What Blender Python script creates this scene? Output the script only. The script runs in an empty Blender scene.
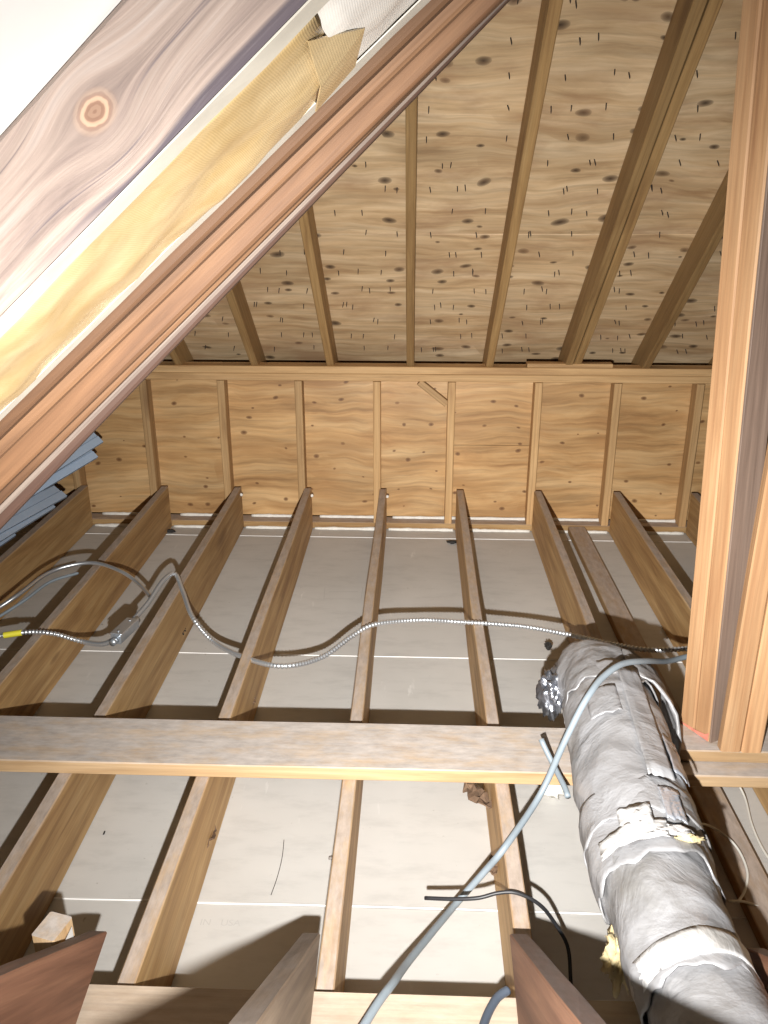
import bpy, bmesh, math, random
from mathutils import Vector, Matrix, noise
random.seed(7)
sc = bpy.context.scene
COL = sc.collection

# ------------------------------------------------------------------ camera
F = 845.0
PITCH = math.atan(322 / F)
YAW = math.atan(34 / math.hypot(F, 322))
CAM = Vector((0, 0, 1.723))
hd = Vector((-math.sin(YAW), math.cos(YAW), 0))
RT = Vector((math.cos(YAW), math.sin(YAW), 0))
ZZ = Vector((0, 0, 1))
FW = hd * math.cos(PITCH) - ZZ * math.sin(PITCH)
DN = -hd * math.sin(PITCH) - ZZ * math.cos(PITCH)
cd = bpy.data.cameras.new('camera')
cd.sensor_fit = 'VERTICAL'
cd.sensor_height = 36.0
cd.lens = F / 1024 * 36.0
cd.clip_start = 0.02
cam = bpy.data.objects.new('camera', cd)
COL.objects.link(cam)
cam.matrix_world = Matrix(((RT.x, -DN.x, -FW.x, CAM.x), (RT.y, -DN.y, -FW.y, CAM.y), (RT.z, -DN.z, -FW.z, CAM.z), (0, 0, 0, 1)))
sc.camera = cam

# ------------------------------------------------------------------ light
w = bpy.data.worlds.new('world')
sc.world = w
w.use_nodes = True
w.node_tree.nodes['Background'].inputs[0].default_value = (1.0, 0.9, 0.8, 1)
w.node_tree.nodes['Background'].inputs[1].default_value = 0.001
sc.view_settings.view_transform = 'Standard'
sc.view_settings.look = 'None'
sc.view_settings.gamma = 1.0
sc.view_settings.use_curve_mapping = False
sc.view_settings.exposure = 0.0

LIGHT_POS = Vector((-0.03, 0.12, 1.39))
LIGHT_AIM = Vector((0.15, 4.0, 0.12))
ld = bpy.data.lights.new('hand_torch', 'SPOT')
ld.spot_size = math.radians(172)
ld.spot_blend = 0.25
ld.shadow_soft_size = 0.012
ld.energy = 760
ld.color = (1.0, 0.98, 0.955)
ld.use_nodes = True
nt = ld.node_tree
em = nt.nodes['Emission']
tc = nt.nodes.new('ShaderNodeTexCoord')
sx = nt.nodes.new('ShaderNodeSeparateXYZ')
nt.links.new(tc.outputs['Normal'], sx.inputs[0])
def lm(op, a, b=None):
    n = nt.nodes.new('ShaderNodeMath'); n.operation = op
    for i, v in enumerate((a, b)):
        if v is None: continue
        if isinstance(v, (int, float)): n.inputs[i].default_value = v
        else: nt.links.new(v, n.inputs[i])
    return n.outputs[0]
# beam profile of a hand torch: a hot centre that fades with the angle from its axis
ang = lm('ARCCOSINE', lm('MINIMUM', lm('ABSOLUTE', sx.outputs[2]), 0.99999))
t = lm('POWER', lm('DIVIDE', ang, math.radians(31.5)), 2.0)
g = lm('ADD', lm('EXPONENT', lm('MULTIPLY', t, -1.0)), 0.018)
nt.links.new(g, em.inputs['Strength'])
lo = bpy.data.objects.new('hand_torch', ld)
COL.objects.link(lo)
lo.location = LIGHT_POS
lo.rotation_euler = (LIGHT_AIM - LIGHT_POS).to_track_quat('-Z', 'Y').to_euler()

# ------------------------------------------------------------------ helpers
def ray(x, y): return FW + RT * ((x - 384) / F) + DN * ((y - 512) / F)
def Pz(x, y, z):
    q = ray(x, y); return CAM + q * ((z - CAM.z) / q.z)
def Py(x, y, Y):
    q = ray(x, y); return CAM + q * (Y / q.y)

def tag(o, label=None, cat=None, group=None, kind=None):
    if label: o['label'] = label
    if cat: o['category'] = cat
    if group: o['group'] = group
    if kind: o['kind'] = kind
    return o
def empty(name, loc=(0, 0, 0)):
    o = bpy.data.objects.new(name, None)
    o.empty_display_size = 0.05
    COL.objects.link(o)
    o.location = loc
    return o
BASE = {}
def wloc(o):
    p = Vector(o.location)
    while o.parent:
        o = o.parent
    return p
def link(name, me, mat, parent=None, M=None):
    o = bpy.data.objects.new(name, me)
    COL.objects.link(o)
    if mat and not me.materials: me.materials.append(mat)
    M = M or Matrix.Identity(4)
    if parent is not None:
        o.parent = parent
        o.matrix_parent_inverse = BASE.get(parent.name, Matrix.Translation(parent.location)).inverted()
    o.matrix_basis = M
    BASE[o.name] = M.copy()
    return o
def mesh(name, vs, fs, smooth=False):
    me = bpy.data.meshes.new(name)
    me.from_pydata([tuple(v) for v in vs], [], fs)
    me.validate()
    if smooth:
        for p in me.polygons: p.use_smooth = True
    me.update()
    return me
def frame(p0, p1, up=ZZ):
    p0 = Vector(p0); p1 = Vector(p1)
    x = (p1 - p0).normalized()
    z = Vector(up); z = (z - x * z.dot(x)).normalized()
    y = z.cross(x)
    M = Matrix((x, y, z)).transposed().to_4x4()
    M.translation = (p0 + p1) / 2
    return M, (p1 - p0).length
def board_mesh(L, W, H, c=0.003, n=3, wob=0.0015, name='board', cut0=0, cut1=0):
    vs = []; fs = []
    for i in range(n + 1):
        x = -L / 2 + L * i / n
        dy = random.uniform(-wob, wob); dz = random.uniform(-wob, wob) * .5
        a, b = W / 2, H / 2
        for (yy, zz) in ((-a + c, -b), (a - c, -b), (a, -b + c), (a, b - c), (a - c, b), (-a + c, b), (-a, b - c), (-a, -b + c)):
            xx = x + (cut0 * zz if i == 0 else 0) + (cut1 * zz if i == n else 0)
            vs.append((xx, yy + (dy if 0 < i < n else 0), zz + (dz if 0 < i < n else 0)))
    for i in range(n):
        for k in range(8):
            a = i * 8 + k; b = i * 8 + (k + 1) % 8
            fs.append((a, b, b + 8, a + 8))
    fs.append(tuple(range(7, -1, -1)))
    fs.append(tuple(range(n * 8, n * 8 + 8)))
    return mesh(name, vs, fs)
def lumber(name, p0, p1, W, H, mat, parent=None, up=ZZ, **kw):
    M, L = frame(p0, p1, up)
    return link(name, board_mesh(L, W, H, name=name, **kw), mat, parent, M)
def catmull(pts, n=12):
    P = [Vector(p) for p in pts]
    P = [P[0] * 2 - P[1]] + P + [P[-1] * 2 - P[-2]]
    out = []
    for i in range(1, len(P) - 2):
        p0, p1, p2, p3 = P[i - 1:i + 3]
        for k in range(n):
            t = k / n
            out.append(0.5 * ((2 * p1) + (p2 - p0) * t + (2 * p0 - 5 * p1 + 4 * p2 - p3) * t * t + (3 * p1 - p0 - 3 * p2 + p3) * t ** 3))
    out.append(P[-2].copy())
    return out
def resample(pts, step):
    out = [pts[0].copy()]; acc = 0
    for a, b in zip(pts, pts[1:]):
        L = (b - a).length
        d = step - acc
        while d <= L:
            out.append(a.lerp(b, d / L)); d += step
        acc = (acc + L) % step if L else acc
    if (out[-1] - pts[-1]).length > step * .2: out.append(pts[-1].copy())
    return out
def tube_mesh(pts, r, seg=10, name='tube', rfun=None, closed=True):
    n = len(pts)
    T = [(pts[min(i + 1, n - 1)] - pts[max(i - 1, 0)]).normalized() for i in range(n)]
    u = T[0].cross(ZZ)
    if u.length < 1e-3: u = Vector((1, 0, 0))
    u.normalize()
    vs = []; fs = []
    for i in range(n):
        u = (u - T[i] * u.dot(T[i])).normalized()
        v = T[i].cross(u)
        rr = rfun(i) if rfun else r
        for k in range(seg):
            a = 2 * math.pi * k / seg
            vs.append(pts[i] + (u * math.cos(a) + v * math.sin(a)) * rr)
    for i in range(n - 1):
        for k in range(seg):
            a = i * seg + k; b = i * seg + (k + 1) % seg
            fs.append((a, b, b + seg, a + seg))
    if closed:
        fs.append(tuple(range(seg - 1, -1, -1)))
        fs.append(tuple(range((n - 1) * seg, n * seg)))
    return mesh(name, vs, fs, True)
def blob_mesh(center, r, name, amp=.35, fr=9, sub=3, sq=(1, 1, 1), seed=0):
    bm = bmesh.new()
    bmesh.ops.create_icosphere(bm, subdivisions=sub, radius=1)
    for v in bm.verts:
        d = v.co.normalized()
        k = 1 + amp * noise.noise(d * fr * .25 + Vector((seed, seed * 2, 0))) + amp * .6 * noise.noise(d * fr * .7 + Vector((0, seed, 3)))
        v.co = Vector((d.x * sq[0], d.y * sq[1], d.z * sq[2])) * k * r + Vector(center)
    me = bpy.data.meshes.new(name)
    bm.to_mesh(me); bm.free()
    for p in me.polygons: p.use_smooth = True
    return me

# ------------------------------------------------------------------ materials
class NT:
    def __init__(s, name):
        s.m = bpy.data.materials.new(name); s.m.use_nodes = True
        s.t = s.m.node_tree
        s.b = s.t.nodes['Principled BSDF']
    def n(s, ty, **kw):
        n = s.t.nodes.new('ShaderNode' + ty)
        for k, v in kw.items(): setattr(n, k, v)
        return n
    def l(s, a, b): s.t.links.new(a, b)
    def val(s, inp, v):
        if isinstance(v, (int, float, tuple, list)): inp.default_value = v
        else: s.l(v, inp)
    def math(s, op, a, b=0.0, c=None, clamp=False):
        n = s.n('Math', operation=op); n.use_clamp = clamp
        s.val(n.inputs[0], a); s.val(n.inputs[1], b)
        if c is not None: s.val(n.inputs[2], c)
        return n.outputs[0]
    def coords(s, rnd=True):
        tc = s.n('TexCoord')
        if not rnd: return tc.outputs['Object']
        oi = s.n('ObjectInfo')
        cm = s.n('CombineXYZ')
        s.l(s.math('MULTIPLY', oi.outputs['Random'], 37.0), cm.inputs[0])
        s.l(s.math('MULTIPLY', oi.outputs['Random'], 11.0), cm.inputs[1])
        s.l(s.math('MULTIPLY', oi.outputs['Random'], 23.0), cm.inputs[2])
        va = s.n('VectorMath', operation='ADD')
        s.l(tc.outputs['Object'], va.inputs[0]); s.l(cm.outputs[0], va.inputs[1])
        s.rand = oi.outputs['Random']
        return va.outputs[0]
    def scale(s, v, sc_):
        n = s.n('VectorMath', operation='MULTIPLY')
        s.l(v, n.inputs[0]); n.inputs[1].default_value = sc_
        return n.outputs[0]
    def noise(s, v, scale=1, detail=4, rough=.55, dist=0):
        n = s.n('TexNoise'); s.l(v, n.inputs['Vector'])
        n.inputs['Scale'].default_value = scale; n.inputs['Detail'].default_value = detail
        n.inputs['Roughness'].default_value = rough; n.inputs['Distortion'].default_value = dist
        return n.outputs['Fac']
    def ramp(s, f, stops):
        n = s.n('ValToRGB'); s.l(f, n.inputs[0])
        e = n.color_ramp.elements
        while len(e) < len(stops): e.new(0.5)
        for q, (p, c) in zip(e, stops):
            q.position = p; q.color = (c, c, c, 1) if isinstance(c, (int, float)) else (*c, 1)
        return n.outputs[0]
    def mix(s, f, a, b, mode='MIX'):
        n = s.n('MixRGB', blend_type=mode)
        s.val(n.inputs[0], f)
        for i, v in ((1, a), (2, b)):
            s.val(n.inputs[i], (*v, 1) if isinstance(v, tuple) and len(v) == 3 else v)
        return n.outputs[0]
    def knots(s, v, sc_, size=.12, dens=.5, flat=False):
        """sparse round knots: returns (dark core mask, ring field)"""
        vo = s.n('TexVoronoi', voronoi_dimensions='2D' if flat else '3D'); vo.inputs['Scale'].default_value = 1
        s.l(s.scale(v, sc_), vo.inputs['Vector'])
        sep = s.n('SeparateColor'); s.l(vo.outputs['Color'], sep.inputs[0])
        on = s.math('LESS_THAN', sep.outputs[0], dens)
        sz = s.math('MULTIPLY', s.math('MULTIPLY_ADD', sep.outputs[1], .8, .35), size)
        m = s.math('SUBTRACT', 1.0, s.math('DIVIDE', vo.outputs['Distance'], sz), clamp=True)
        return s.math('MULTIPLY', m, on), vo.outputs['Distance']
    def bump(s, h, strength=.3, dist=.002):
        n = s.n('Bump'); n.inputs['Strength'].default_value = strength; n.inputs['Distance'].default_value = dist
        s.l(h, n.inputs['Height']); s.l(n.outputs[0], s.b.inputs['Normal'])
    def color(s, c): s.val(s.b.inputs['Base Color'], (*c, 1) if isinstance(c, tuple) and len(c) == 3 else c)
    def rough(s, r): s.val(s.b.inputs['Roughness'], r)

def wood(name, light, mid, dark, dust=None, dust_amt=.8, rough=.62, knot=.14, dens=.35, streak=.5, coat=0.0):
    s = NT(name)
    v = s.coords()
    a = s.noise(s.scale(v, (.9, 11, 11)), 1.6, 5, .6, .9)
    base = s.ramp(a, [(.25, dark), (.48, mid), (.72, light)])
    # growth lines running along the board
    wv = s.n('TexWave', wave_type='BANDS', bands_direction='Y')
    wv.inputs['Scale'].default_value = 3.2; wv.inputs['Distortion'].default_value = 5.5
    wv.inputs['Detail'].default_value = 3; wv.inputs['Detail Scale'].default_value = 1.1
    s.l(s.scale(v, (.28, 4, 4)), wv.inputs['Vector'])
    line = s.ramp(wv.outputs['Fac'], [(.0, .0), (.75, .15), (1.0, 1.0)])
    base = s.mix(s.math('MULTIPLY', line, streak * .6), base, s.mix(.6, base, dark, 'MULTIPLY'))
    fine = s.noise(s.scale(v, (3, 130, 130)), 1, 3, .7)
    base = s.mix(.5, base, s.ramp(fine, [(.25, .55), (.7, 1.15)]), 'MULTIPLY')
    k, d = s.knots(v, (1.9, 7, 7), .27, dens + .15)
    base = s.mix(s.math('MULTIPLY', s.math('POWER', k, .6), .8), base, s.mix(.5, dark, (.10, .045, .02)))
    rv = s.math('MULTIPLY_ADD', s.rand, .34, .82)
    cm = s.n('CombineXYZ')
    for i in range(3): s.l(rv, cm.inputs[i])
    base = s.mix(1.0, base, cm.outputs[0], 'MULTIPLY')
    if dust:
        ge = s.n('NewGeometry'); sp = s.n('SeparateXYZ'); s.l(ge.outputs['Normal'], sp.inputs[0])
        up = s.ramp(sp.outputs[2], [(.55, 0.0), (.9, 1.0)])
        dn_ = s.ramp(s.noise(s.scale(v, (3, 9, 9)), 2.2, 5, .7), [(.25, .35), (.55, 1.0)])
        mot = s.ramp(s.noise(s.scale(v, (9, 26, 26)), 2, 5, .7), [(.3, .62), (.7, 1.12)])
        dc = s.mix(.8, dust, mot, 'MULTIPLY')
        base = s.mix(s.math('MULTIPLY', s.math('MULTIPLY', up, dn_), dust_amt), base, dc)
    s.color(base); s.rough(rough)
    s.b.inputs['Specular IOR Level'].default_value = .35
    if coat: s.b.inputs['Coat Weight'].default_value = coat; s.b.inputs['Coat Roughness'].default_value = .4
    h = s.math('ADD', s.math('MULTIPLY', fine, .6), s.math('MULTIPLY', a, .8))
    s.bump(h, .35, .002)
    return s.m

def plywood(name, light, mid, dark, knotc, rough=.5, dens=.5, stain=None, ksize=.16, con=.55):
    s = NT(name)
    v = s.coords()
    warp = s.n('TexNoise'); warp.inputs['Scale'].default_value = 2.2; warp.inputs['Detail'].default_value = 3
    s.l(v, warp.inputs['Vector'])
    wv = s.n('VectorMath', operation='MULTIPLY_ADD')
    s.l(warp.outputs['Color'], wv.inputs[0]); wv.inputs[1].default_value = (.12, .12, 0); s.l(v, wv.inputs[2])
    v2 = wv.outputs[0]
    a = s.noise(s.scale(v2, (1.1, 8, 0.1)), 1.5, 6, .62, .7)
    base = s.ramp(a, [(.26, dark), (.46, mid), (.7, light)])
    b = s.noise(s.scale(v2, (2.2, 42, .1)), 1.0, 4, .6, .4)
    base = s.mix(con, base, s.ramp(b, [(.32, .55), (.5, .95), (.68, 1.2)]), 'MULTIPLY')
    big = s.noise(s.scale(v, (.8, 1.4, .1)), 1.8, 3)
    base = s.mix(.7, base, s.ramp(big, [(.3, .74), (.65, 1.1)]), 'MULTIPLY')
    k, d = s.knots(v2, (6.0, 9, 1), ksize, dens, True)
    base = s.mix(s.math('MULTIPLY', s.math('POWER', k, .4), .97), base, knotc)
    k2, d2 = s.knots(s.scale(v2, (1.03, .97, 1)), (2.4, 8.5, 1), .5, dens * .9, True)
    base = s.mix(s.math('MULTIPLY', k2, .55), base, dark)
    if stain:
        st = s.ramp(s.noise(s.scale(v, (1.3, 3, .1)), 1.7, 5, .6), [(.52, 0.0), (.68, 1.0)])
        base = s.mix(s.math('MULTIPLY', st, .6), base, stain)
    s.color(base); s.rough(rough)
    s.b.inputs['Specular IOR Level'].default_value = .45
    s.bump(s.math('ADD', b, s.math('MULTIPLY', a, .6)), .22, .0025)
    return s.m

def plain(name, c, rough=.6, metal=0.0, spec=.5, var=0.0, vs=8.0, bump=0.0, bs=30.0):
    s = NT(name)
    if var or bump:
        v = s.coords()
    if var:
        n = s.noise(v, vs, 4, .6)
        s.color(s.mix(1.0, c, s.ramp(n, [(.25, 1 - var), (.75, 1 + var * .5)]), 'MULTIPLY'))
    else:
        s.color(c)
    s.rough(rough); s.b.inputs['Metallic'].default_value = metal
    s.b.inputs['Specular IOR Level'].default_value = spec
    if bump: s.bump(s.noise(v, bs, 5, .6), bump, .004)
    return s.m

def drywall_back():
    s = NT('drywall_backing_paper')
    v = s.coords(False)
    big = s.noise(v, 1.3, 4, .6)
    base = s.ramp(big, [(.3, (.47, .455, .425)), (.7, (.56, .545, .515))])
    sm = s.noise(s.scale(v, (1, 3, 1)), 5, 6, .7)
    base = s.mix(.5, base, s.ramp(sm, [(.28, .74), (.5, 1.0), (.75, 1.04)]), 'MULTIPLY')
    spk = s.noise(v, 34, 3, .6)
    base = s.mix(s.ramp(spk, [(.71, 0.0), (.77, .55)]), base, (.2, .17, .14))
    # chalky scuffs
    sc2 = s.ramp(s.noise(s.scale(v, (14, 2.2, 1)), 1.6, 4, .7), [(.63, 0.0), (.74, .5)])
    zone = s.ramp(s.noise(v, 2.0, 2), [(.52, 0.0), (.62, 1.0)])
    base = s.mix(s.math('MULTIPLY', sc2, zone), base, (.78, .76, .73))
    s.color(base); s.rough(.62); s.b.inputs['Specular IOR Level'].default_value = .3
    s.bump(s.noise(v, 90, 3, .6), .06, .002)
    return s.m

def foil_mat(name, c, metal=.35, rough=.36, grid=1.0):
    s = NT(name)
    v = s.coords()
    crink = s.noise(v, 6, 5, .6, 1.2)
    vo = s.n('TexVoronoi', feature='F1'); vo.inputs['Scale'].default_value = 16; s.l(v, vo.inputs['Vector'])
    fine = s.noise(v, 60, 3, .6)
    gx = s.n('TexWave', bands_direction='Y'); gx.inputs['Scale'].default_value = 26; s.l(v, gx.inputs['Vector'])
    gy = s.n('TexWave', bands_direction='DIAGONAL'); gy.inputs['Scale'].default_value = 18; s.l(v, gy.inputs['Vector'])
    gg = s.math('MULTIPLY', s.math('MAXIMUM', gx.outputs['Fac'], gy.outputs['Fac']), .02 * grid)
    h = s.math('ADD', s.math('ADD', s.math('MULTIPLY', crink, 1.3), s.math('MULTIPLY', vo.outputs['Distance'], .7)), s.math('ADD', gg, s.math('MULTIPLY', fine, .12)))
    dirt = s.noise(v, 6, 5, .65)
    s.color(s.mix(1.0, c, s.ramp(dirt, [(.3, (.62, .60, .56)), (.55, (1, 1, 1))]), 'MULTIPLY'))
    s.val(s.b.inputs['Roughness'], s.ramp(s.noise(v, 5, 3), [(.3, rough + .16), (.7, rough - .06)]))
    s.b.inputs['Metallic'].default_value = metal
    s.bump(h, .6, .012)
    return s.m

def kraft_mat(name, c1, c2, rough=.3):
    s = NT(name)
    v = s.coords(False)
    wv = s.n('TexWave', bands_direction='X'); wv.inputs['Scale'].default_value = 170; s.l(v, wv.inputs['Vector'])
    n1 = s.noise(v, 9, 5, .6)
    s.color(s.mix(s.ramp(n1, [(.35, 0.0), (.65, 1.0)]), c1, c2))
    s.rough(rough); s.b.inputs['Specular IOR Level'].default_value = .6
    s.bump(s.math('ADD', s.math('MULTIPLY', wv.outputs['Fac'], .015), s.math('MULTIPLY', s.noise(v, 6, 3, .5), 1.0)), .6, .012)
    return s.m

M_joist = wood('joist_wood', (.58, .39, .185), (.45, .275, .115), (.28, .15, .06), dust=(.43, .36, .31), dust_amt=.92, dens=.3)
M_brace = wood('brace_wood', (.56, .40, .24), (.47, .32, .175), (.35, .21, .10), dust=(.47, .425, .39), dust_amt=.95, dens=.45)
M_plate = wood('pale_plate_wood', (.52, .41, .30), (.45, .34, .235), (.35, .24, .15), dust=(.48, .41, .34), dust_amt=.5, dens=.2)
M_raft = wood('roof_rafter_wood', (.44, .285, .125), (.36, .22, .09), (.25, .14, .055), dens=.35)
M_stud = wood('stud_wood', (.60, .39, .19), (.50, .31, .14), (.35, .2, .085), dens=.3)
M_post = wood('post_wood', (.54, .335, .18), (.47, .27, .135), (.37, .19, .09), dens=.35, streak=.35)
M_postg = wood('grey_brown_post_wood', (.33, .24, .185), (.27, .19, .145), (.19, .13, .10), dens=.2, streak=.4)
M_red = wood('red_brown_rafter_wood', (.21, .112, .055), (.14, .07, .034), (.065, .032, .018), dens=.35, streak=.6)
M_red2 = wood('orange_brown_rafter_wood', (.26, .145, .078), (.185, .098, .05), (.095, .048, .027), dens=.35, streak=.6)
M_dkb = wood('dark_brown_rafter_wood', (.105, .058, .038), (.072, .038, .026), (.04, .022, .016), dens=.3)
M_edge = wood('grey_edge_wood', (.26, .21, .17), (.21, .165, .135), (.13, .10, .085), dens=.1)
M_tail = wood('dark_red_tail_wood', (.32, .165, .095), (.23, .11, .065), (.13, .06, .035), dust=(.25, .225, .22), dust_amt=1.0, dens=.3, streak=.8)
M_tail2 = wood('grey_tail_wood', (.35, .27, .19), (.28, .205, .14), (.17, .12, .085), dust=(.26, .235, .225), dust_amt=1.0, dens=.4, streak=.8)
M_grey = wood('weathered_grey_wood', (.40, .315, .275), (.315, .235, .205), (.17, .125, .125), dens=0.12, streak=.9)
def near_rafter_wood():
    s = NT('near_rafter_wood')
    tc = s.n('TexCoord'); v = tc.outputs['Object']
    kx, kz = KNOT
    sub = s.n('VectorMath', operation='SUBTRACT'); s.l(v, sub.inputs[0]); sub.inputs[1].default_value = (kx, 0, kz)
    sc_ = s.scale(sub.outputs[0], (.72, 0, 1.0))
    ln = s.n('VectorMath', operation='LENGTH'); s.l(sc_, ln.inputs[0]); d = ln.outputs['Value']
    sp = s.n('SeparateXYZ'); s.l(v, sp.inputs[0]); sp2 = s.n('SeparateXYZ'); s.l(sub.outputs[0], sp2.inputs[0])
    fall = s.math('EXPONENT', s.math('MULTIPLY', s.math('POWER', s.math('DIVIDE', d, .035), 2.0), -1.0))
    zz = s.math('SUBTRACT', sp.outputs[2], s.math('MULTIPLY', sp2.outputs[2], s.math('MULTIPLY', fall, .9)))
    cm = s.n('CombineXYZ'); s.l(sp.outputs[0], cm.inputs[0]); s.l(sp.outputs[1], cm.inputs[1]); s.l(zz, cm.inputs[2])
    g = cm.outputs[0]
    a = s.noise(s.scale(g, (2.2, 20, 42)), 1.0, 6, .62, 1.0)
    base = s.ramp(a, [(.28, (.085, .07, .085)), (.38, (.25, .19, .165)), (.55, (.38, .295, .25)), (.72, (.45, .39, .36))])
    b = s.noise(s.scale(g, (3, 30, 150)), 1.0, 4, .65, .5)
    base = s.mix(.6, base, s.ramp(b, [(.3, .6), (.65, 1.15)]), 'MULTIPLY')
    c = s.noise(s.scale(g, (1.3, 12, 55)), 1.0, 3, .5, .8)
    base = s.mix(s.ramp(c, [(.33, .85), (.41, 0.0)]), base, (.06, .05, .07))
    rings = s.n('TexWave', wave_type='RINGS', rings_direction='SPHERICAL'); rings.inputs['Scale'].default_value = 60
    rings.inputs['Distortion'].default_value = 2.5; rings.inputs['Detail Scale'].default_value = 2
    s.l(sc_, rings.inputs['Vector'])
    rc = s.ramp(rings.outputs['Fac'], [(.2, (.30, .17, .11)), (.7, (.55, .37, .25))])
    base = s.mix(s.ramp(d, [(.007, .95), (.0145, 0.0)]), base, rc)
    base = s.mix(s.ramp(d, [(.0045, .7), (.0075, 0.0)]), base, (.2, .11, .075))
    s.color(base); s.rough(.5); s.bump(s.math('ADD', b, a), .4, .002)
    return s.m
# place of the knot in the near rafter's own frame (along the board, up its face)
A0 = math.radians(40.7)
_k = Py(95, 112, .70) - CAM
KNOT = (_k.x * math.cos(A0) + _k.z * math.sin(A0) - (-2.28 + 1.5) / 2, -_k.x * math.sin(A0) + _k.z * math.cos(A0) - (.1516 + .0445))
M_near = near_rafter_wood()
M_plyw = plywood('wall_plywood', (.66, .44, .22), (.53, .315, .135), (.37, .195, .075), (.13, .055, .022), rough=.36, dens=.55, ksize=.10, con=.6)
M_plyr = plywood('roof_plywood', (.78, .60, .385), (.62, .44, .25), (.40, .245, .12), (.04, .022, .014), rough=.5, dens=.5, stain=(.36, .205, .11), ksize=.18, con=.5)
M_dry = drywall_back()
M_joint = plain('white_joint_compound', (.78, .77, .74), .7)
M_foam = plain('white_spray_foam', (.82, .80, .74), .7, var=.15, vs=40, bump=.5, bs=60)
M_board = plain('overexposed_sheathing', (.88, .87, .84), .6, var=.05)  # roof sheathing; the torch's overexposure is put into the white base colour
M_kraft = kraft_mat('kraft_facing', (.52, .37, .17), (.62, .48, .27))
M_kraft2 = kraft_mat('pale_batt_facing', (.72, .68, .62), (.80, .77, .72), .4)
M_flange = plain('stapled_paper_flange', (.60, .56, .48), .5, var=.15, vs=20)
M_foil = foil_mat('duct_foil', (.365, .365, .375), .25, .40)
M_foild = foil_mat('bare_shiny_foil', (.55, .58, .64), .55, .25)
M_foilx = foil_mat('crumpled_dark_foil', (.34, .36, .41), .85, .25)
M_tape = foil_mat('foil_tape', (.62, .62, .62), .15, .3, .2)
M_fiber = plain('yellow_fibreglass', (.55, .45, .25), .9, var=.3, vs=30, bump=1.0, bs=50)
M_armor = plain('galvanized_armor', (.60, .62, .64), .32, metal=.75)
M_grayc = plain('grey_cable_jacket', (.22, .26, .29), .42, var=.1, vs=20)
M_black = plain('black_cable_jacket', (.02, .02, .022), .45)
M_navy = plain('dark_blue_cable_jacket', (.06, .075, .10), .45)
M_white = plain('white_wire_jacket', (.66, .64, .58), .5)
M_yel = plain('yellow_tape', (.80, .72, .05), .5)
M_box = plain('galvanized_box', (.50, .54, .58), .3, metal=.7, var=.2, vs=30)
M_side = plain('blue_grey_vinyl', (.42, .52, .65), .42, var=.06)
M_nail = plain('dark_nail_steel', (.05, .042, .036), .6, metal=.3)
M_brown = plain('bark', (.14, .085, .05), .9, var=.4, vs=30, bump=1.0, bs=40)
M_dark = plain('dark_scrap', (.02, .018, .016), .8)
M_chalk = plain('red_lumber_crayon', (.58, .20, .14), .8, var=.3, vs=60)
M_print = plain('faint_grey_print', (.46, .445, .42), .8)
M_pitch = plain('pencil_line', (.25, .22, .2), .8)

# ------------------------------------------------------------------ structure: floor of drywall and joists
YW = 4.247            # front of the knee-wall studs
JT = 0.235            # top of the joists
XL, XR = -2.75, 2.6
floor = tag(empty('floor'), 'attic floor of ceiling joists over grey drywall backing', None, None, 'structure')
ys = [0.30, 1.666, 2.915, 4.135, 4.40]
for a, b in zip(ys, ys[1:]):
    for x0, x1 in ((XL, .02 + 1.6), (1.62, XR)):
        me = board_mesh(x1 - x0 - .002, b - a - .003, .0127, c=.002, n=1, wob=0, name='drywall_board')
        link('drywall_board', me, M_dry, floor, Matrix.Translation(((x0 + x1) / 2, (a + b) / 2, -.00635)))
for y in ys[1:4]:
    pts = [Vector((XL + i * .05, y + noise.noise(Vector((i * .3, y, 0))) * .003, 0.0)) for i in range(int((XR - XL) / .05) + 1)]
    link('joint_compound', tube_mesh(pts, .004, 6, 'joint_compound', rfun=lambda i: .0028 + .0016 * noise.noise(Vector((i * .7, 0, 5)))), M_joint, floor)
JX = [-2.18, -1.776, -1.339, -.943, -.566, -.165, .244, .655, 1.069, 1.475, 1.88]
joists = []
for x in JX:
    j = lumber('joist', (x, 1.02, JT / 2 + .0005), (x, YW - .003, JT / 2 + .0005), .038, JT - .001, M_joist, floor, n=5, wob=.003)
    joists.append(j)
lumber('nailer', (.905, 1.05, .0195), (.872, 4.235, .0195), .089, .037, M_joist, floor, n=3)

# torn bark flaps and dark scraps hanging on joists
def flap(j, px, py, z, size, seed, mat=M_brown, ang_=0):
    p = Pz(px, py, z)
    vs = []; fs = []
    n = 9
    rt_ = Matrix.Rotation(math.radians(ang_), 3, 'Z')
    for i in range(n):
        for k in range(4):
            u = i / (n - 1); q = k / 3
            wd = (.12 + .30 * math.sin(u * 3.0) ** .8) * (1 + .6 * noise.noise(Vector((i * .9, seed, 1))))
            c = Vector(((q - .5) * size * wd + .12 * size * noise.noise(Vector((i * .7, 0, seed))), (u - .5) * size, .22 * size * noise.noise(Vector((i * .8, k * .9, seed + 4))) + .010))
            vs.append(p + rt_ @ c)
    for i in range(n - 1):
        for k in range(3):
            a = i * 4 + k; fs.append((a, a + 1, a + 5, a + 4))
    o = link('bark_flap', mesh('bark_flap', vs, fs), mat, j)
    so = o.modifiers.new('thickness', 'SOLIDIFY'); so.thickness = .004
    return o
flap(joists[6], 478, 797, .12, .12, 1, ang_=35)
flap(joists[6], 493, 868, .09, .06, 2)
flap(joists[4], 205, 838, .05, .13, 3)
flap(joists[4], 250, 700, .06, .09, 4)
flap(joists[3], 182, 633, .04, .06, 5, M_dark)
flap(joists[7], 548, 648, .05, .06, 8, M_dark)

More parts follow.
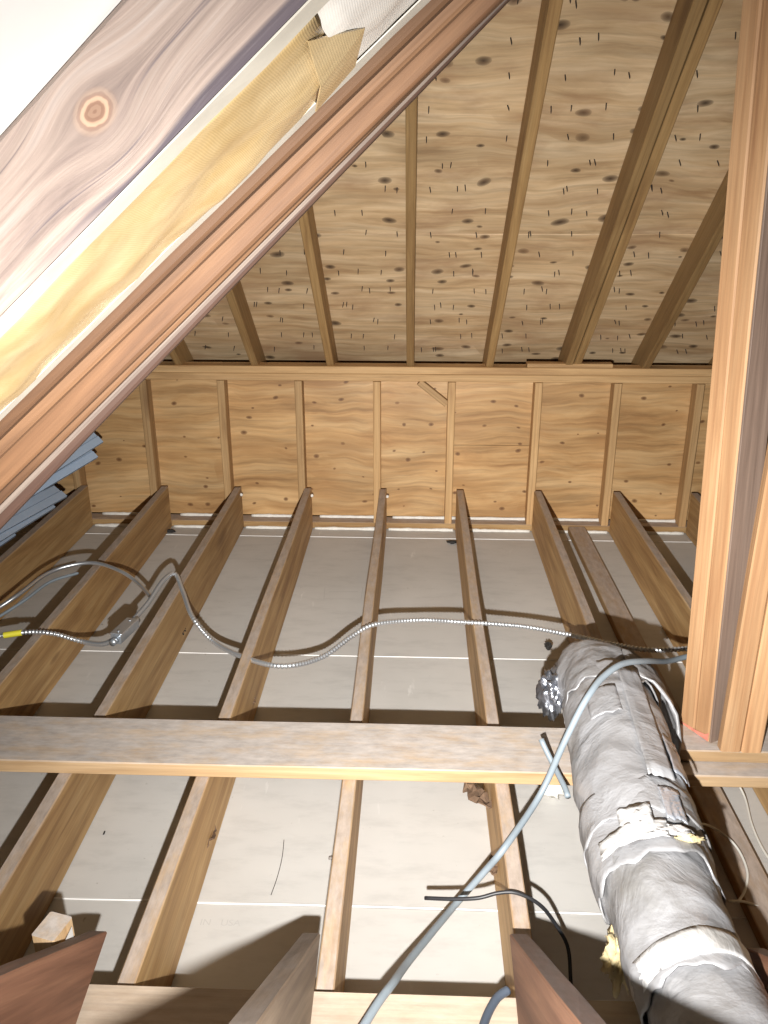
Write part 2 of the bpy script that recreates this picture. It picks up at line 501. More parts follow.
# ------------------------------------------------------------------ knee wall
wall = tag(empty('wall_back'), 'low plywood knee wall with studs under the roof slope', None, None, 'structure')
PLYY = YW + .089
PT = .888             # top of the double plate
px_edges = [XL, -1.0, .186, .625, XR]
for i, (x0, x1) in enumerate(zip(px_edges, px_edges[1:])):
    rows = [(0.045, PT)] if i != 2 else [(0.045, .455), (.457, PT)]
    for z0, z1 in rows:
        me = board_mesh(x1 - x0 - .003, z1 - z0, .012, c=.001, n=1, wob=0, name='plywood_panel')
        M = Matrix.Rotation(math.radians(90), 4, 'X'); M.translation = ((x0 + x1) / 2, PLYY + .0065, (z0 + z1) / 2)
        link('plywood_panel', me, M_plyw, wall, M)
lumber('top_plate', (XL, YW + .0445, PT - .019), (XR, YW + .0445, PT - .019), .089, .037, M_stud, wall, n=2)
lumber('top_plate', (XL, YW + .0475, PT - .057), (XR, YW + .0475, PT - .057), .083, .037, M_stud, wall, n=2)
lumber('bottom_plate', (XL, YW + .05, .0205), (XR, YW + .05, .0205), .089, .037, M_joist, wall, n=2)
ST = [-2.22, -1.815, -1.405, -1.0, -.60, -.197, .186, .625, 1.023, 1.435, 1.84, 2.24]
for x in ST:
    lumber('stud', (x, YW + .0445, .041), (x, YW + .0445, PT - .077), .038, .086, M_stud, wall, up=(0, 1, 0), n=3)
lumber('diagonal_block', (.02, PLYY - .022, .80), (.165, PLYY - .022, .685), .034, .04, M_stud, wall, up=(0, 1, 0), n=1)
lumber('shim_board', (.56, YW + .03, PT + .0115), (.985, YW + .03, PT + .0115), .06, .021, M_stud, wall, n=1)
def bead(y, z, x0, x1, r, seed):
    pts = [Vector((x0 + (x1 - x0) * i / 16, y + .004 * noise.noise(Vector((i * .8, seed, 0))), z)) for i in range(17)]
    link('foam_bead', tube_mesh(pts, r, 7, 'foam_bead', rfun=lambda i: r * (.75 + .8 * abs(noise.noise(Vector((i * .9, seed, 2)))))), M_foam, wall)
for a, b, sd in zip(JX, JX[1:], range(20)):
    bead(YW - .001, .004, a + .03, b - .03, .010, sd)
    bead(PLYY - .012, .043, a + .05, b - .015, .011, sd + 50)
for i in (4, 5, 7, 8, 3):
    link('foam_dab', blob_mesh((JX[i] + .024, YW - .035, .155 if i in (7,) else .205), .008, 'foam_dab', seed=i), M_foam, wall)

# ------------------------------------------------------------------ far roof slope
SL = math.radians(39.8)
roof = tag(empty('ceiling'), 'underside of the roof slope with rafters and nail-pierced plywood', None, None, 'structure')
RB = .905             # underside of rafters at the front of the plate
tn = math.tan(SL)
def rz(Y): return RB + (YW - Y) * tn
nup = Vector((0, math.sin(SL), math.cos(SL)))
dirv = Vector((0, -math.cos(SL), math.sin(SL)))
RX = [-2.42, -2.02, -1.615, -1.215, -.822, -.433, -.026, .373, .768, 1.157, 1.56, 1.97, 2.37]
RD = .140
def rafter(x, W=.038, y0=4.62, y1=1.35, dx=0, dz=0):
    a = Vector((x, y0, rz(y0))) + nup * (RD / 2 + dz); b = Vector((x + dx, y1, rz(y1))) + nup * (RD / 2 + dz)
    return lumber('rafter', a, b, W, RD, M_raft, roof, up=nup, n=4, wob=.003)
for x in RX: rafter(x)
rafter(.768 + .041, dz=.004, dx=.004)
# sheathing panels, long side across the rafters
s0 = 4.72
Lt = (4.72 - 3.60) / math.cos(SL)      # first course ends at the seam seen in the picture
edges = [0, Lt, Lt + 1.22, Lt + 2.44, Lt + 3.3]
stag = [[XL, -.822, 1.56, XR], [XL, .373, XR], [XL, -.822, 1.56, XR], [XL, .373, XR]]
nail_me = None
def nail_mesh():
    vs = []; fs = []
    for i, (z, r) in enumerate(((0.004, .0024), (-.022, .0021), (-.029, .0004))):
        for k in range(5):
            a = k * 2 * math.pi / 5; vs.append((r * math.cos(a), r * math.sin(a), z))
    for i in range(2):
        for k in range(5):
            a = i * 5 + k; b = i * 5 + (k + 1) % 5; fs.append((a, a + 5, b + 5, b))
    fs.append((10, 14, 13, 12, 11)[::1])
    return mesh('nail', vs, fs)
nail_me = nail_mesh()
for ci, (a, b) in enumerate(zip(edges, edges[1:])):
    for x0, x1 in zip(stag[ci], stag[ci][1:]):
        cen = Vector(((x0 + x1) / 2, s0, rz(s0))) + dirv * ((a + b) / 2) + nup * (RD + .0075)
        M = Matrix((Vector((1, 0, 0)), nup.cross(Vector((1, 0, 0))), nup)).transposed().to_4x4(); M.translation = cen
        me = board_mesh(x1 - x0 - .003, b - a - .003, .0125, c=.001, n=1, wob=0, name='plywood_panel')
        pn = link('plywood_panel', me, M_plyr, roof, M)
        # shingle nails poking through in courses
        step = .134
        k0 = int(math.ceil(a / step)); k1 = int(b / step)
        for k in range(k0, k1 + 1):
            sv = k * step
            if sv < .50 or sv > 3.15 or sv > b - .01: continue
            for xr0, xr1 in zip(RX, RX[1:]):
                for q in range(random.choice((2, 2, 3, 3))):
                    x = random.uniform(xr0 + .05, xr1 - .05)
                    if not (x0 + .02 < x < x1 - .02): continue
                    pos = Vector((x, s0, rz(s0))) + dirv * (sv + random.uniform(-.012, .012)) + nup * (RD + .0012)
                    d = pos - CAM; fz = d.dot(FW)
                    ix = 384 + F * d.dot(RT) / fz; iy = 512 + F * d.dot(DN) / fz
                    if not (150 < ix < 760 and -10 < iy < 362) or ix + iy < 480: continue
                    R = Matrix.Rotation(random.uniform(-.15, .15), 4, 'X') @ Matrix.Rotation(random.uniform(-.15, .15), 4, 'Y')
                    Mn = M.to_3x3().to_4x4() @ R; Mn.translation = pos
                    link('nail', nail_me, M_nail, pn, Mn)

# ------------------------------------------------------------------ left roof slope
A = math.radians(40.7)
UU = Vector((math.cos(A), 0, math.sin(A)))
NN = Vector((-math.sin(A), 0, math.cos(A)))
def LP(u, Y, h): return Vector((0, Y, CAM.z)) + UU * u + NN * h
left = tag(empty('ceiling_left'), 'sloping side roof with rafters and paper-faced insulation', None, None, 'structure')
U0, U1 = -2.28, 1.5
HB = .1516
def lraft(Y0, W, hbot, H, mat, rot=0.0, u_p=-.2, name='rafter', u1=U1):
    t_ = math.tan(math.radians(rot))
    def c(u): return LP(u, Y0 + W / 2, hbot + H / 2 + (u - u_p) * t_)
    return lumber(name, c(U0), c(u1), W, H, mat, left, up=NN, n=6, wob=.0015, c=.004)
r1 = lraft(.70, .038, HB, .089, M_near)
lraft(1.108, .036, HB, .089, M_red2)
lraft(1.146, .036, .136, .105, M_red)
lraft(1.184, .036, .123, .12, M_red2, .15)
lraft(1.222, .036, .0965, .14, M_red, .78)
lraft(1.260, .035, .094, .14, M_red, 1.6)
lraft(1.297, .007, .0895, .14, M_edge, 2.0, u1=1.0, name='edge_strip')  # added thin grey strip, stands in for the lower edge of the board before it
lraft(1.306, .034, .083, .14, M_dkb, 2.7, u1=1.0)
# roof sheathing behind the rafters, coloured white to look overexposed
for y0, y1, m in ((-.5, 1.36, M_board),):
    c0 = LP(U0, (y0 + y1) / 2, HB + .089 + .011); c1 = LP(U1, (y0 + y1) / 2, HB + .089 + .011)
    lumber('sheathing_board', c0, c1, y1 - y0, .02, m, left, up=NN, n=2, wob=0)
# paper faced batts between the near rafter and the built-up rafter
def batt(u0, u1, mat, seed, name, hh):
    nu = max(4, int((u1 - u0) / .025)); nv = 18
    vs = []; fs = []
    Y0, Y1 = .7395, 1.1065
    for i in range(nu + 1):
        for k in range(nv + 1):
            u = u0 + (u1 - u0) * i / nu; q = k / nv
            y = Y0 + (Y1 - Y0) * q
            e = min(q, 1 - q)
            puff = .004 * (1 - math.exp(-e * 9)) + .009 * noise.noise(Vector((u * 7, y * 9, seed))) * min(1, e * 8) + .006 * noise.noise(Vector((u * 20, y * 7, seed + 9))) * min(1, e * 8)
            vs.append(LP(u, y, hh - puff))
    for i in range(nu):
        for k in range(nv):
            a = i * (nv + 1) + k; fs.append((a, a + 1, a + nv + 2, a + nv + 1))
    m = len(vs)
    vs += [v + NN * .055 for v in vs]
    fs += [tuple(i + m for i in f[::-1]) for f in fs]
    W_ = nv + 1
    for i in range(nu):
        for k in (0, nv):
            a = i * W_ + k; fs.append((a, a + W_, a + W_ + m, a + m) if k == 0 else (a, a + m, a + W_ + m, a + W_))
    for k in range(nv):
        for i in (0, nu):
            a = i * W_ + k; fs.append((a, a + 1, a + 1 + m, a + m) if i else (a, a + m, a + 1 + m, a + 1))
    return link(name, mesh(name, vs, fs, True), mat, left)
b1 = batt(U0 + .1, .02, M_kraft, 1, 'insulation_batt', HB + .000)
b2 = batt(.0205, U1, M_kraft2, 5, 'insulation_batt', HB + .003)
def strip(Y0, Y1, u0, u1, h, mat, par, name, seed):
    vs = []; fs = []; n = 60
    for i in range(n + 1):
        u = u0 + (u1 - u0) * i / n
        e = .004 * noise.noise(Vector((u * 8, seed, 0)))
        for y, dh in ((Y0, 0), (Y1 + e, -.001 - .003 * abs(noise.noise(Vector((u * 11, seed, 3)))))):
            vs.append(LP(u, y, h + dh))
    for i in range(n): fs.append((i * 2, i * 2 + 1, i * 2 + 3, i * 2 + 2))
    o = link(name, mesh(name, vs, fs), mat, par)
    sd = o.modifiers.new('thickness', 'SOLIDIFY'); sd.thickness = .0015
strip(.705, .742, U0 + .1, U1 - .1, HB - .0018, M_flange, b1, 'paper_flange', 1)
strip(1.085, 1.125, U0 + .1, U1 - .1, HB - .0018, M_flange, b1, 'paper_flange', 2)
# torn corner of the kraft paper where the two batts meet
tq = [LP(.005, .79, HB - .004), LP(.055, .93, HB - .006), LP(.03, 1.08, HB - .004), LP(-.035, 1.06, HB - .012), LP(-.012, .93, HB - .016)]
o = link('paper_fold', mesh('paper_fold', tq, [(0, 4, 1), (1, 4, 2), (2, 4, 3)]), M_kraft, b1)
o.modifiers.new('thickness', 'SOLIDIFY').thickness = .0015

# ------------------------------------------------------------------ loose and framing timber on the joists
BT = JT + .038
lumb = lumber('cross_brace', (-2.35, 1.967, JT + .0215), (.455, 1.967, JT + .0215), .206, .041, M_brace, None, n=6)
tag(lumb, 'long flat grey board lying across the joists, ending beside the foil duct', 'board')
o = lumber('base_board', (.672, 1.977, JT + .0195), (2.2, 1.977, JT + .0195), .206, .037, M_brace, None, n=3)
tag(o, 'lower flat board across the joists beneath the wooden posts', 'board')
o = lumber('base_board', (.70, 2.02, BT + .0195), (2.2, 2.02, BT + .0195), .18, .037, M_brace, None, n=3)
tag(o, 'upper flat board directly under the wooden posts', 'board')
o = lumber('rafter_plate', (-2.3, 1.125, JT + .0195), (2.2, 1.125, JT + .0195), .14, .037, M_plate, None, n=5)
tag(o, 'pale flat plate under the cut rafter tails', 'plate')

def tail(px, py, z, W, mat, length=1.1, D=.14, cut=10, x=None, yw=0):
    """rafter end with an almost level seat cut, tip pointing away from the viewer"""
    tip = Pz(px, py, z)
    d = Vector((yw, -math.cos(SL), math.sin(SL))).normalized()
    n = Vector((0, -math.sin(SL), -math.cos(SL)))
    c = math.radians(cut)
    seat = Vector((0, -math.cos(c), -math.sin(c)))
    # the seat cut meets the underside where the depth below the top edge equals D
    k = D / seat.dot(n)
    heel = seat * k
    prof = [Vector((0, 0, 0))]
    nseg = 6
    top = [d * (length * i / nseg) for i in range(nseg + 1)]
    bot = [heel + d * ((length - heel.dot(d)) * i / nseg) for i in range(nseg + 1)]
    vs = []; fs = []
    ch = .003
    for i in range(nseg + 1):
        for (xx, pt) in ((-W / 2, top[i] + n * ch), (-W / 2 + ch, top[i]), (W / 2 - ch, top[i]), (W / 2, top[i] + n * ch), (W / 2, bot[i]), (-W / 2, bot[i])):
            jz = n * (.003 * noise.noise(Vector((i * 1.3, px, xx * 40)))) if 0 < i < nseg else Vector((0, 0, 0))
            vs.append(pt + Vector((xx, 0, 0)) + jz)
    for i in range(nseg):
        for k2 in range(6):
            a = i * 6 + k2; b = i * 6 + (k2 + 1) % 6
            fs.append((a, b, b + 6, a + 6))
    fs.append((5, 4, 3, 2, 1, 0)); fs.append(tuple(range(nseg * 6, nseg * 6 + 6)))
    # express in a frame whose X runs along the tail, so the grain follows it
    X = d; Y_ = Vector((1, 0, 0)); Z_ = X.cross(Y_)
    R = Matrix((X, Y_, Z_)).transposed()
    me = mesh('rafter_tail', [R.inverted() @ v for v in vs], [f[::-1] for f in fs])
    M = R.to_4x4(); M.translation = tip
    return link('rafter_tail', me, mat, None, M)
o = tail(98, 931, .32, .038, M_tail); tag(o, 'red-brown cut rafter end leaning down beside the scrap wood block', 'rafter')
o = tail(311, 933, .32, .038, M_tail2); tag(o, 'rough splintery grey rafter end pointing down between two joists', 'rafter')
o = tail(519, 934, .32, .038, M_tail); tag(o, 'dark rafter end next to the loose black wires', 'rafter')
o = tail(755, 948, .32, .038, M_tail); tag(o, 'red-brown rafter end to the right of the foil duct, mostly hidden', 'rafter')

# ------------------------------------------------------------------ posts
BB = BT + .0385
def post(name, base, ex, Wx, Wy, plies, top, label, lean):
    e = empty(name, base)
    tag(e, label, 'post', None)
    ex = Vector(ex).normalized(); ey = Vector((-ex.y, ex.x, 0))
    for i in range(plies):
        off = ex * ((i + .5) / plies - .5) * Wx
        a = Vector(base) + off + Vector((0, 0, .0005)); b = a + Vector((lean[0], lean[1], top))
        lumber('post_ply', a, b, Wx / plies - .001, Wy + (.004 if i % 2 else 0), M_post, e, up=ey, n=4, wob=.002, c=.004)
    return e
cA = Pz(708, 742, BB); cL = Pz(680, 722, BB)
ef = (cL - cA).normalized(); eb = Vector((-ef.y, ef.x, 0)); eb = -eb if eb.x < 0 else eb
Wf = (cL - cA).length
b0 = cA + ef * Wf / 2 + eb * .045
p1 = post('built_up_post', b0, ef, Wf, .088, 2, 2.25, 'doubled orange-brown post with a red crayon mark at its foot', (-.115, 0))
nf = Vector((ef.x * 0 + eb.y, -eb.x, 0))
g0 = cA + eb * .046 + nf * .004
lumber('post_ply', g0 + Vector((0, 0, .0005)), g0 + Vector((-.115, 0, 2.25)), .088, .006, M_postg, p1, up=nf, n=3, wob=0, c=.001)
q0 = Pz(718, 750, BB); q1 = Pz(759, 751, BB)
b1_ = (q0 + q1) / 2 + Vector((0.004, .008, 0))
p2 = post('built_up_post', b1_, (1, 0, 0), (q1 - q0).length, .032, 2, 2.25, 'plain orange-brown post standing hard against the doubled post', (0, .0))
# crayon mark on the foot of the first post
me = mesh('crayon_mark', [cA + Vector((0, 0, .002)) - eb * .002, cL + Vector((0, 0, .002)) - eb * .002, cL + Vector((0, 0, .006)) - eb * .002, cA + ef * .04 + Vector((0, 0, .012)) - eb * .002, cA + ef * .012 + Vector((0, 0, .018)) - eb * .002, cA + Vector((0, 0, .03)) - eb * .002], [(0, 1, 2, 3, 4, 5)])
o = link('crayon_mark', me, M_chalk, p1); o['label'] = 'red crayon mark'

# ------------------------------------------------------------------ foil duct
duct = empty('foil_duct', (.52, 1.5, JT + .001))
tag(duct, 'foil-wrapped insulated duct resting on the joists beside the posts', 'duct')
def sleeve(name, pts, r0, r1, mat, seed, amp=.012, fr=7.0, nl=46, ns=48, ragged=0.0, belly=0.0, flat=.0):
    path = resample(catmull(pts, 12), .004)
    idx = [int(i * (len(path) - 1) / nl) for i in range(nl + 1)]
    P = [path[i] for i in idx]
    vs = []; fs = []
    for i in range(nl + 1):
        T = (P[min(i + 1, nl)] - P[max(i - 1, 0)]).normalized()
        sx_ = T.cross(ZZ).normalized(); sz_ = sx_.cross(T)
        t_ = i / nl
        r = r0 + (r1 - r0) * t_ + belly * math.sin(math.pi * t_)
        for k in range(ns):
            a = 2 * math.pi * k / ns
            d = sx_ * math.cos(a) + sz_ * math.sin(a)
            q = P[i]
            nz = amp * noise.noise((q + d * .12) * fr + Vector((seed, 0, 0))) + amp * .5 * noise.noise((q + d * .12) * fr * 2.7 + Vector((0, seed, 0))) + amp * .22 * noise.noise((q + d * .12) * fr * 7 + Vector((0, 0, seed)))
            sag = -flat * max(0, -math.sin(a)) ** 2
            along = T * (ragged * noise.noise(Vector((math.cos(a) * 3, math.sin(a) * 3, seed))) * (abs(2 * t_ - 1) ** 6) * (1 if t_ > .5 else -1))
            vs.append(q + d * (r + nz + sag) + along)
    for i in range(nl):
        for k in range(ns):
            a = i * ns + k; b = i * ns + (k + 1) % ns
            fs.append((a, b, b + ns, a + ns))
    o = link(name, mesh(name, vs, fs, True), mat, duct)
    so = o.modifiers.new('thickness', 'SOLIDIFY'); so.thickness = .004; so.offset = -1
    return o
sleeve('outer_wrap', [(.505, 1.33, .385), (.515, 1.5, .383), (.535, 1.85, .388), (.55, 2.06, .390)], .119, .116, M_foil, 1, belly=.006, ragged=.03)
sleeve('end_wrap', [(.545, 1.98, .388), (.553, 2.09, .388), (.548, 2.19, .365), (.53, 2.25, .32)], .124, .106, M_foil, 3, amp=.018, ragged=.05, nl=30)
sleeve('inner_sleeve', [(.515, 1.08, .394), (.508, 1.2, .394), (.505, 1.40, .386)], .104, .111, M_foil, 5, amp=.012, ragged=.02, nl=30)
sleeve('near_sleeve', [(.575, .55, .394), (.54, .85, .394), (.517, 1.15, .394)], .097, .099, M_foil, 7, amp=.009, nl=34)
sleeve('tape_band', [(.5175, 1.10, .394), (.512, 1.155, .394)], .108, .109, M_tape, 5, amp=.008, nl=6)
sleeve('wrap_lap', [(.513, 1.46, .384), (.518, 1.56, .384)], .128, .127, M_foil, 9, amp=.008, nl=10, ragged=.02)
def patch(name, Y0, Y1, a0, a1, rad, mat, seed, lift=.006, cx=None):
    vs = []; fs = []; nu, nv = 10, 10
    for i in range(nu + 1):
        for k in range(nv + 1):
            y = Y0 + (Y1 - Y0) * i / nu; a = math.radians(a0 + (a1 - a0) * k / nv)
            ax = .505 + (y - 1.33) * .0625 if cx is None else cx
            e = rad - .006 + lift + .004 * noise.noise(Vector((i * .6, k * .6, seed)))
            vs.append(Vector((ax + e * math.cos(a), y + .012 * noise.noise(Vector((i * .4, k * .5, seed + 3))), .387 + e * math.sin(a))))
    for i in range(nu):
        for k in range(nv):
            a = i * (nv + 1) + k; fs.append((a, a + 1, a + nv + 2, a + nv + 1))
    o = link(name, mesh(name, vs, fs, True), mat, duct)
    so = o.modifiers.new('thickness', 'SOLIDIFY'); so.thickness = .002
    return o
patch('foil_tape', 1.36, 1.41, 85, 150, .134, M_tape, 1)
patch('foil_tape', 1.39, 1.46, 95, 125, .134, M_tape, 2)
patch('foil_tape', 1.37, 1.40, 60, 100, .134, M_tape, 6)
patch('bare_foil', 1.42, 1.52, 62, 82, .134, M_foild, 3, .004)
patch('bare_foil', 1.60, 1.74, 30, 55, .134, M_foild, 4, .003)
patch('seam_flap', 1.55, 2.02, 62, 88, .136, M_foil, 5, .006)
patch('seam_flap', 1.80, 1.92, 95, 130, .136, M_foil, 8, .004)
# torn flap hanging to the right at the end wrap, crumpled foil to the left
vs = []; fs = []
for i in range(11):
    for k in range(9):
        u = i / 10; q = k / 8
        a = math.radians(70 - 95 * q)
        e = .128 + .05 * q + .01 * noise.noise(Vector((i * .6, k * .7, 2)))
        vs.append(Vector((.552 + e * math.cos(a), 2.02 + .11 * u - .13 * q * (1 - u * .6) + .015 * noise.noise(Vector((i, k, 6))), .39 + e * math.sin(a) * .97)))
for i in range(10):
    for k in range(8):
        a = i * 9 + k; fs.append((a, a + 1, a + 10, a + 9))
o = link('torn_flap', mesh('torn_flap', vs, fs, True), M_foil, duct)
so = o.modifiers.new('thickness', 'SOLIDIFY'); so.thickness = .008
link('crumpled_foil', blob_mesh((.42, 2.18, .32), .065, 'crumpled_foil', amp=.5, fr=10, sub=4, sq=(.6, .9, 1.1), seed=2), M_foilx, duct)
link('torn_fibreglass', blob_mesh((.420, 1.265, .31), .038, 'torn_fibreglass', amp=.8, fr=14, sub=4, sq=(.75, .9, 1.6), seed=4), M_fiber, duct)
link('torn_fibreglass', blob_mesh((.56, 1.375, .505), .016, 'torn_fibreglass', amp=.8, fr=14, sub=3, sq=(1.8, .5, .5), seed=6), M_fiber, duct)

# ------------------------------------------------------------------ cables
def cable(name, pts, r, mat, label, cat='cable', armor=False, group=None, parent=None):
    path = catmull(pts, 14)
    if armor:
        path = resample(path, .0032)
        rf = lambda i: r * (1.0 if i % 4 in (0, 1) else .72)
    else:
        path = resample(path, .012); rf = None
    base = path[0]
    o = link(name, tube_mesh(path, r, 9 if armor else 10, name, rf), mat, parent)
    if label: tag(o, label, cat, group)
    return o
z1 = JT + .0105
P = lambda x, y, z=z1: Pz(x, y, z)
box_p = P(125, 631, JT + .03)
armor_pts = [P(134, 619, JT + .03), P(148, 603, .27), P(163, 581, .29), P(175, 574, .285), P(183, 592, .26), P(193, 618, .245), P(214, 642, .18), P(246, 658, .22), P(283, 666, .25),
             P(322, 657, .22), P(352, 636, .235), P(376, 624, .248), P(420, 620, .22), P(462, 622, .248), P(520, 626, .23), P(566, 634, .248), P(612, 644, .27), P(650, 650, .28), P(700, 648, .28), P(760, 647, .27)]
cable('armored_cable', armor_pts, .0095, M_armor, 'silver armored cable snaking over the joists to the posts', armor=True)
a2 = [P(-25, 641, .25), P(0, 636, .25), P(30, 632, .255), P(55, 634, .248), P(80, 641, .20), P(102, 644, .22), P(117, 638, JT + .03)]
ac = cable('armored_cable', a2, .0095, M_armor, 'armored cable with a yellow band running into the metal box', armor=True)
yb = resample(catmull(a2, 14), .0028)
ii = [i for i, p in enumerate(yb) if 384 + F * (p - CAM).dot(RT) / (p - CAM).dot(FW) > 3 and 384 + F * (p - CAM).dot(RT) / (p - CAM).dot(FW) < 22]
o = link('yellow_band', tube_mesh(yb[ii[0]:ii[-1] + 1], .0112, 10, 'yellow_band'), M_yel, ac); o['label'] = 'yellow tape band'
cable('grey_cable', [P(-20, 618, .2), P(0, 607, .22), P(22, 592, .25), P(45, 575, .25), P(68, 566, .26), P(95, 563, .265), P(120, 571, .255), P(138, 583, .23), P(151, 597, .25)], .008, M_armor, 'thin silver cable arching over a joist towards the metal box')
cable('grey_cable', [P(-20, 627, .2), P(0, 616, .21), P(25, 600, .235), P(50, 582, .248), P(78, 573, .246)], .006, M_grayc, 'second thin cable beside the silver cable near the siding pieces')
gp = [Pz(352, 1045, .33), Pz(378, 1003, .31), Pz(393, 983, .285), Pz(412, 957, .20), Pz(455, 905, .11), Pz(485, 871, .18), Pz(505, 847, .247), Pz(540, 795, .29), Pz(563, 745, .42), Pz(579, 712, .50), Pz(591, 692, .54), Pz(603, 677, .555), Pz(622, 664, .56), Pz(645, 661, .52), Pz(668, 661, .42), Pz(690, 656, .385), Pz(725, 651, .37)]
cable('electrical_cable', gp, .0085, M_grayc, 'long grey cable sweeping over the foil duct towards the foreground')
cable('cable_stub', [P(541, 739, .36), P(547, 752, .335), P(555, 768, .31), P(565, 788, .30), P(568, 797, .295)], .0075, M_grayc, 'short grey cable stub sticking up at the end of the cross board')
cable('black_wire', [P(425, 898, .20), P(452, 899, .22), P(478, 898, .235), P(498, 893, .246), P(517, 893, .25), P(540, 905, .22), P(556, 925, .15), P(568, 948, .09), P(571, 985, .04)], .0045, M_black, 'loose black wire with a cut end bent over a joist')
cable('dark_cable', [P(478, 1045, .30), P(486, 1018, .29), P(497, 998, .285), P(508, 990, .285)], .0085, M_navy, 'dark blue cable looping over the pale plate by the rafter end')
cable('white_wire', [P(736, 780, .04), P(745, 798, .02), P(752, 825, .01), P(764, 851, .006), P(785, 880, .006)], .0035, M_white, 'thin white wire lying on the drywall below the post boards')
cable('white_wire', [P(690, 822, .10), P(712, 827, .06), P(735, 845, .05), P(747, 870, .045), P(745, 890, .043), P(738, 902, .043)], .0035, M_white, 'thin white wire curling over the nailer by the foil duct')
cable('white_wire', [P(728, 901, .06), P(745, 902, .043), P(768, 911, .03), P(790, 925, .02)], .0035, M_white, 'short white wire running right from the nailer')

# metal box
jb = empty('junction_box', box_p)
tag(jb, 'small galvanized metal box joining the armored cables on a joist', 'electrical box')
bd = (P(139, 613, JT + .03) - P(110, 640, JT + .03)); bd.z = 0
dirb = bd.normalized(); pb = Vector((-dirb.y, dirb.x, 0))
Mb = Matrix((dirb, pb, ZZ)).transposed().to_4x4(); Mb.translation = box_p + Vector((0, 0, .0))
link('box_body', board_mesh(.125, .04, .034, c=.004, n=1, wob=0, name='box_body'), M_box, jb, Mb)
Mc = Mb.copy(); Mc.translation = box_p + Vector((0, 0, .0195))
link('cover_plate', board_mesh(.115, .045, .004, c=.001, n=1, wob=0, name='cover_plate'), M_armor, jb, Mc)
for s_ in (-.04, .04):
    c = Mc @ Vector((s_, 0, .0015))
    link('screw', tube_mesh([c, c + ZZ * .003], .005, 10, 'screw'), M_box, jb)
for s_ in (-1, 1):
    c0 = Mb @ Vector((s_ * .064, 0, 0)); c1 = Mb @ Vector((s_ * .088, 0, 0))
    link('cable_connector', tube_mesh([c0, c0.lerp(c1, .5), c1], .0125, 12, 'cable_connector'), M_box, jb)

# ------------------------------------------------------------------ siding pieces
def siding(pa, pb, W, tilt, name, label):
    pa = Vector(pa); pb = Vector(pb)
    M, L = frame(pa, pb, ZZ)
    M = M @ Matrix.Rotation(math.radians(tilt), 4, 'X')
    prof = [(-.5, -.012), (-.5, .0), (-.46, .012), (-.04, .004), (0, .004), (.02, -.010), (.06, .012), (.44, .004), (.5, .002), (.5, -.014), (.44, -.018)]
    th = .0022
    vs = []; fs = []
    n = len(prof)
    for x in (-L / 2, 0, L / 2):
        for (y, z) in prof: vs.append((x, y * W, z * .6))
        for (y, z) in prof: vs.append((x, y * W, z * .6 - th))
    m = 2 * n
    for s_ in range(2):
        for k in range(n - 1):
            a = s_ * m + k
            fs.append((a, a + 1, a + 1 + m, a + m))
            b = a + n
            fs.append((b, b + m, b + 1 + m, b + 1))
        for k in (0, n - 1):
            fs.append((s_ * m + k, s_ * m + k + m, s_ * m + n + k + m, s_ * m + n + k))
    for s_ in (0, 2):
        for k in range(n - 1):
            a = s_ * m + k; fs.append((a, a + n, a + n + 1, a + 1))
    o = link('siding_piece', mesh('siding_piece', vs, fs), M_side, None, M)
    tag(o, label, 'siding', 'blue-grey siding pieces under the eave')
    return o
def sid(pxa, ya, za, pxb, yb_, zb, W, tilt, label):
    siding(Pz(pxa, ya, za), Pz(pxb, yb_, zb), W, tilt, 'siding_piece', label)
sid(97, 436, .58, -30, 515, .39, .085, -38, 'upper blue-grey siding piece leaning up towards the plywood wall')
sid(92, 451, .515, -35, 526, .34, .085, -38, 'lower blue-grey siding piece leaning up towards the plywood wall')
sid(60, 491, .35, -40, 545, .35, .085, -32, 'blue-grey siding piece on the joist whose end lies nearest the plywood wall')
sid(48, 502, .325, -40, 555, .325, .085, -32, 'blue-grey siding piece lying second in the low pile on the joist')
sid(22, 514, .30, -50, 566, .30, .085, -32, 'blue-grey siding piece lying third in the low pile on the joist')
sid(8, 530, .275, -60, 575, .275, .085, -32, 'blue-grey siding piece lying at the bottom of the low pile')

# ------------------------------------------------------------------ small things
sb = empty('scrap_block', Pz(52, 960, .0))
tag(sb, 'small pale scrap wood block standing behind the red-brown rafter end', 'wood block')
p = Pz(52, 926, .40)
lumber('block_body', (p.x, p.y, .001), (p.x, p.y, .40), .05, .06, M_brace, sb, up=(.25, 1, 0), n=1)
link('paper_label', mesh('paper_label', [Vector((p.x + .0335, p.y - .028, .06)), Vector((p.x + .0335, p.y + .01, .06)), Vector((p.x + .0335, p.y + .01, .39)), Vector((p.x + .0335, p.y - .028, .39))], [(0, 1, 2, 3)]), M_joint, sb)
o = link('foam_blob', blob_mesh(Pz(552, 789, .03), .03, 'foam_blob', amp=.6, fr=16, sub=3, sq=(1.3, .6, .8), seed=3), M_foam)
tag(o, 'white foam lump on the drywall under the end of the cross board', 'foam')
o = cable('thin_wire', [Pz(284, 840, .006), Pz(282, 858, .004), Pz(277, 878, .004), Pz(271, 895, .004)], .0009, M_dark, 'hair-thin dark wire lying on the drywall', 'wire')
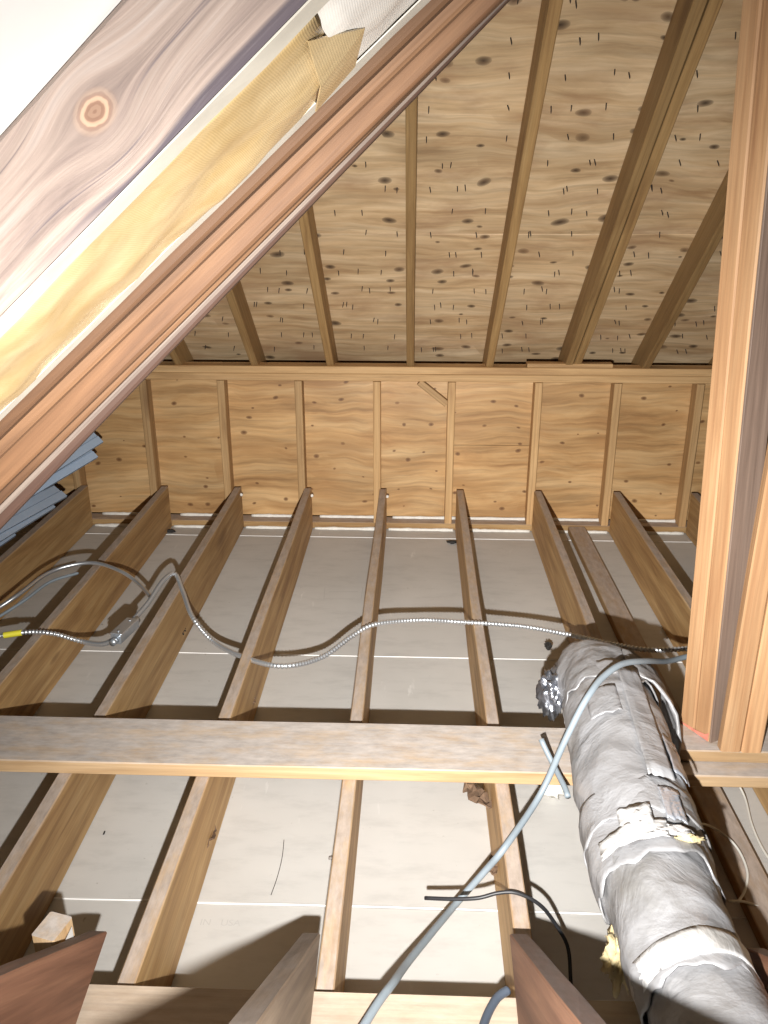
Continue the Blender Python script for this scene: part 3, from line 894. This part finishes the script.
def scrap(px, py, size, seed, label, sq=(1, .5, .3), mat=M_dark, z=.006, name='dark_scrap'):
    o = link(name, blob_mesh(Pz(px, py, z), size, name, amp=.6, fr=12, sub=2, sq=sq, seed=seed), mat)
    tag(o, label, 'debris'); return o
scrap(168, 531, .03, 1, 'dark scrap on the drywall near the knee wall foot', (1.3, .4, .3), z=.01)
scrap(452, 542, .022, 2, 'black scrap on the drywall beside a joist below the wall', (1.2, .5, .4), z=.01)
scrap(333, 858, .012, 4, 'grey dab on the drywall touching a joist', (1.0, .5, .3), mat=M_pitch)
scrap(104, 833, .004, 5, 'tiny dark splinter on the drywall below the cross board', (.5, 2.2, .5), z=.003)
scrap(655, 602, .018, 6, 'dark scrap on the drywall beside a joist near the posts', (1.4, .4, .3), z=.006)
scrap(42, 899, .006, 7, 'thin grey splinter on the drywall behind the rafter end', (2.6, .6, .5), mat=M_pitch, z=.004)

# faint print on the drywall backing paper
def text(body, px, py, size, rot=0.0):
    cu = bpy.data.curves.new('printed_text', 'FONT'); cu.body = body; cu.size = size; cu.extrude = .0001
    tmp = bpy.data.objects.new('tmp_text', cu); COL.objects.link(tmp)
    dg = bpy.context.evaluated_depsgraph_get()
    me = bpy.data.meshes.new_from_object(tmp.evaluated_get(dg))
    bpy.data.objects.remove(tmp)
    me.materials.clear()
    M = Matrix.Rotation(rot, 4, 'Z'); M.translation = Pz(px, py, .0006)
    return link('printed_text', me, M_print, floor, M)
text('IN   USA', 199, 925, .028)
sp = [Pz(324, 599, .0006), Pz(361, 599, .0006), Pz(363, 587, .0006), Pz(325, 587, .0006)]
def rule(a, b, wd=.0016):
    d = (b - a).normalized(); n = Vector((-d.y, d.x, 0)) * wd
    link('printed_stamp', mesh('printed_stamp', [a - n, b - n, b + n, a + n], [(0, 1, 2, 3)]), M_print, floor)
for i in range(4): rule(sp[i], sp[(i + 1) % 4])
rule(sp[0].lerp(sp[3], .6) + Vector((.02, 0, 0)), sp[1].lerp(sp[2], .6) - Vector((.02, 0, 0)), .003)
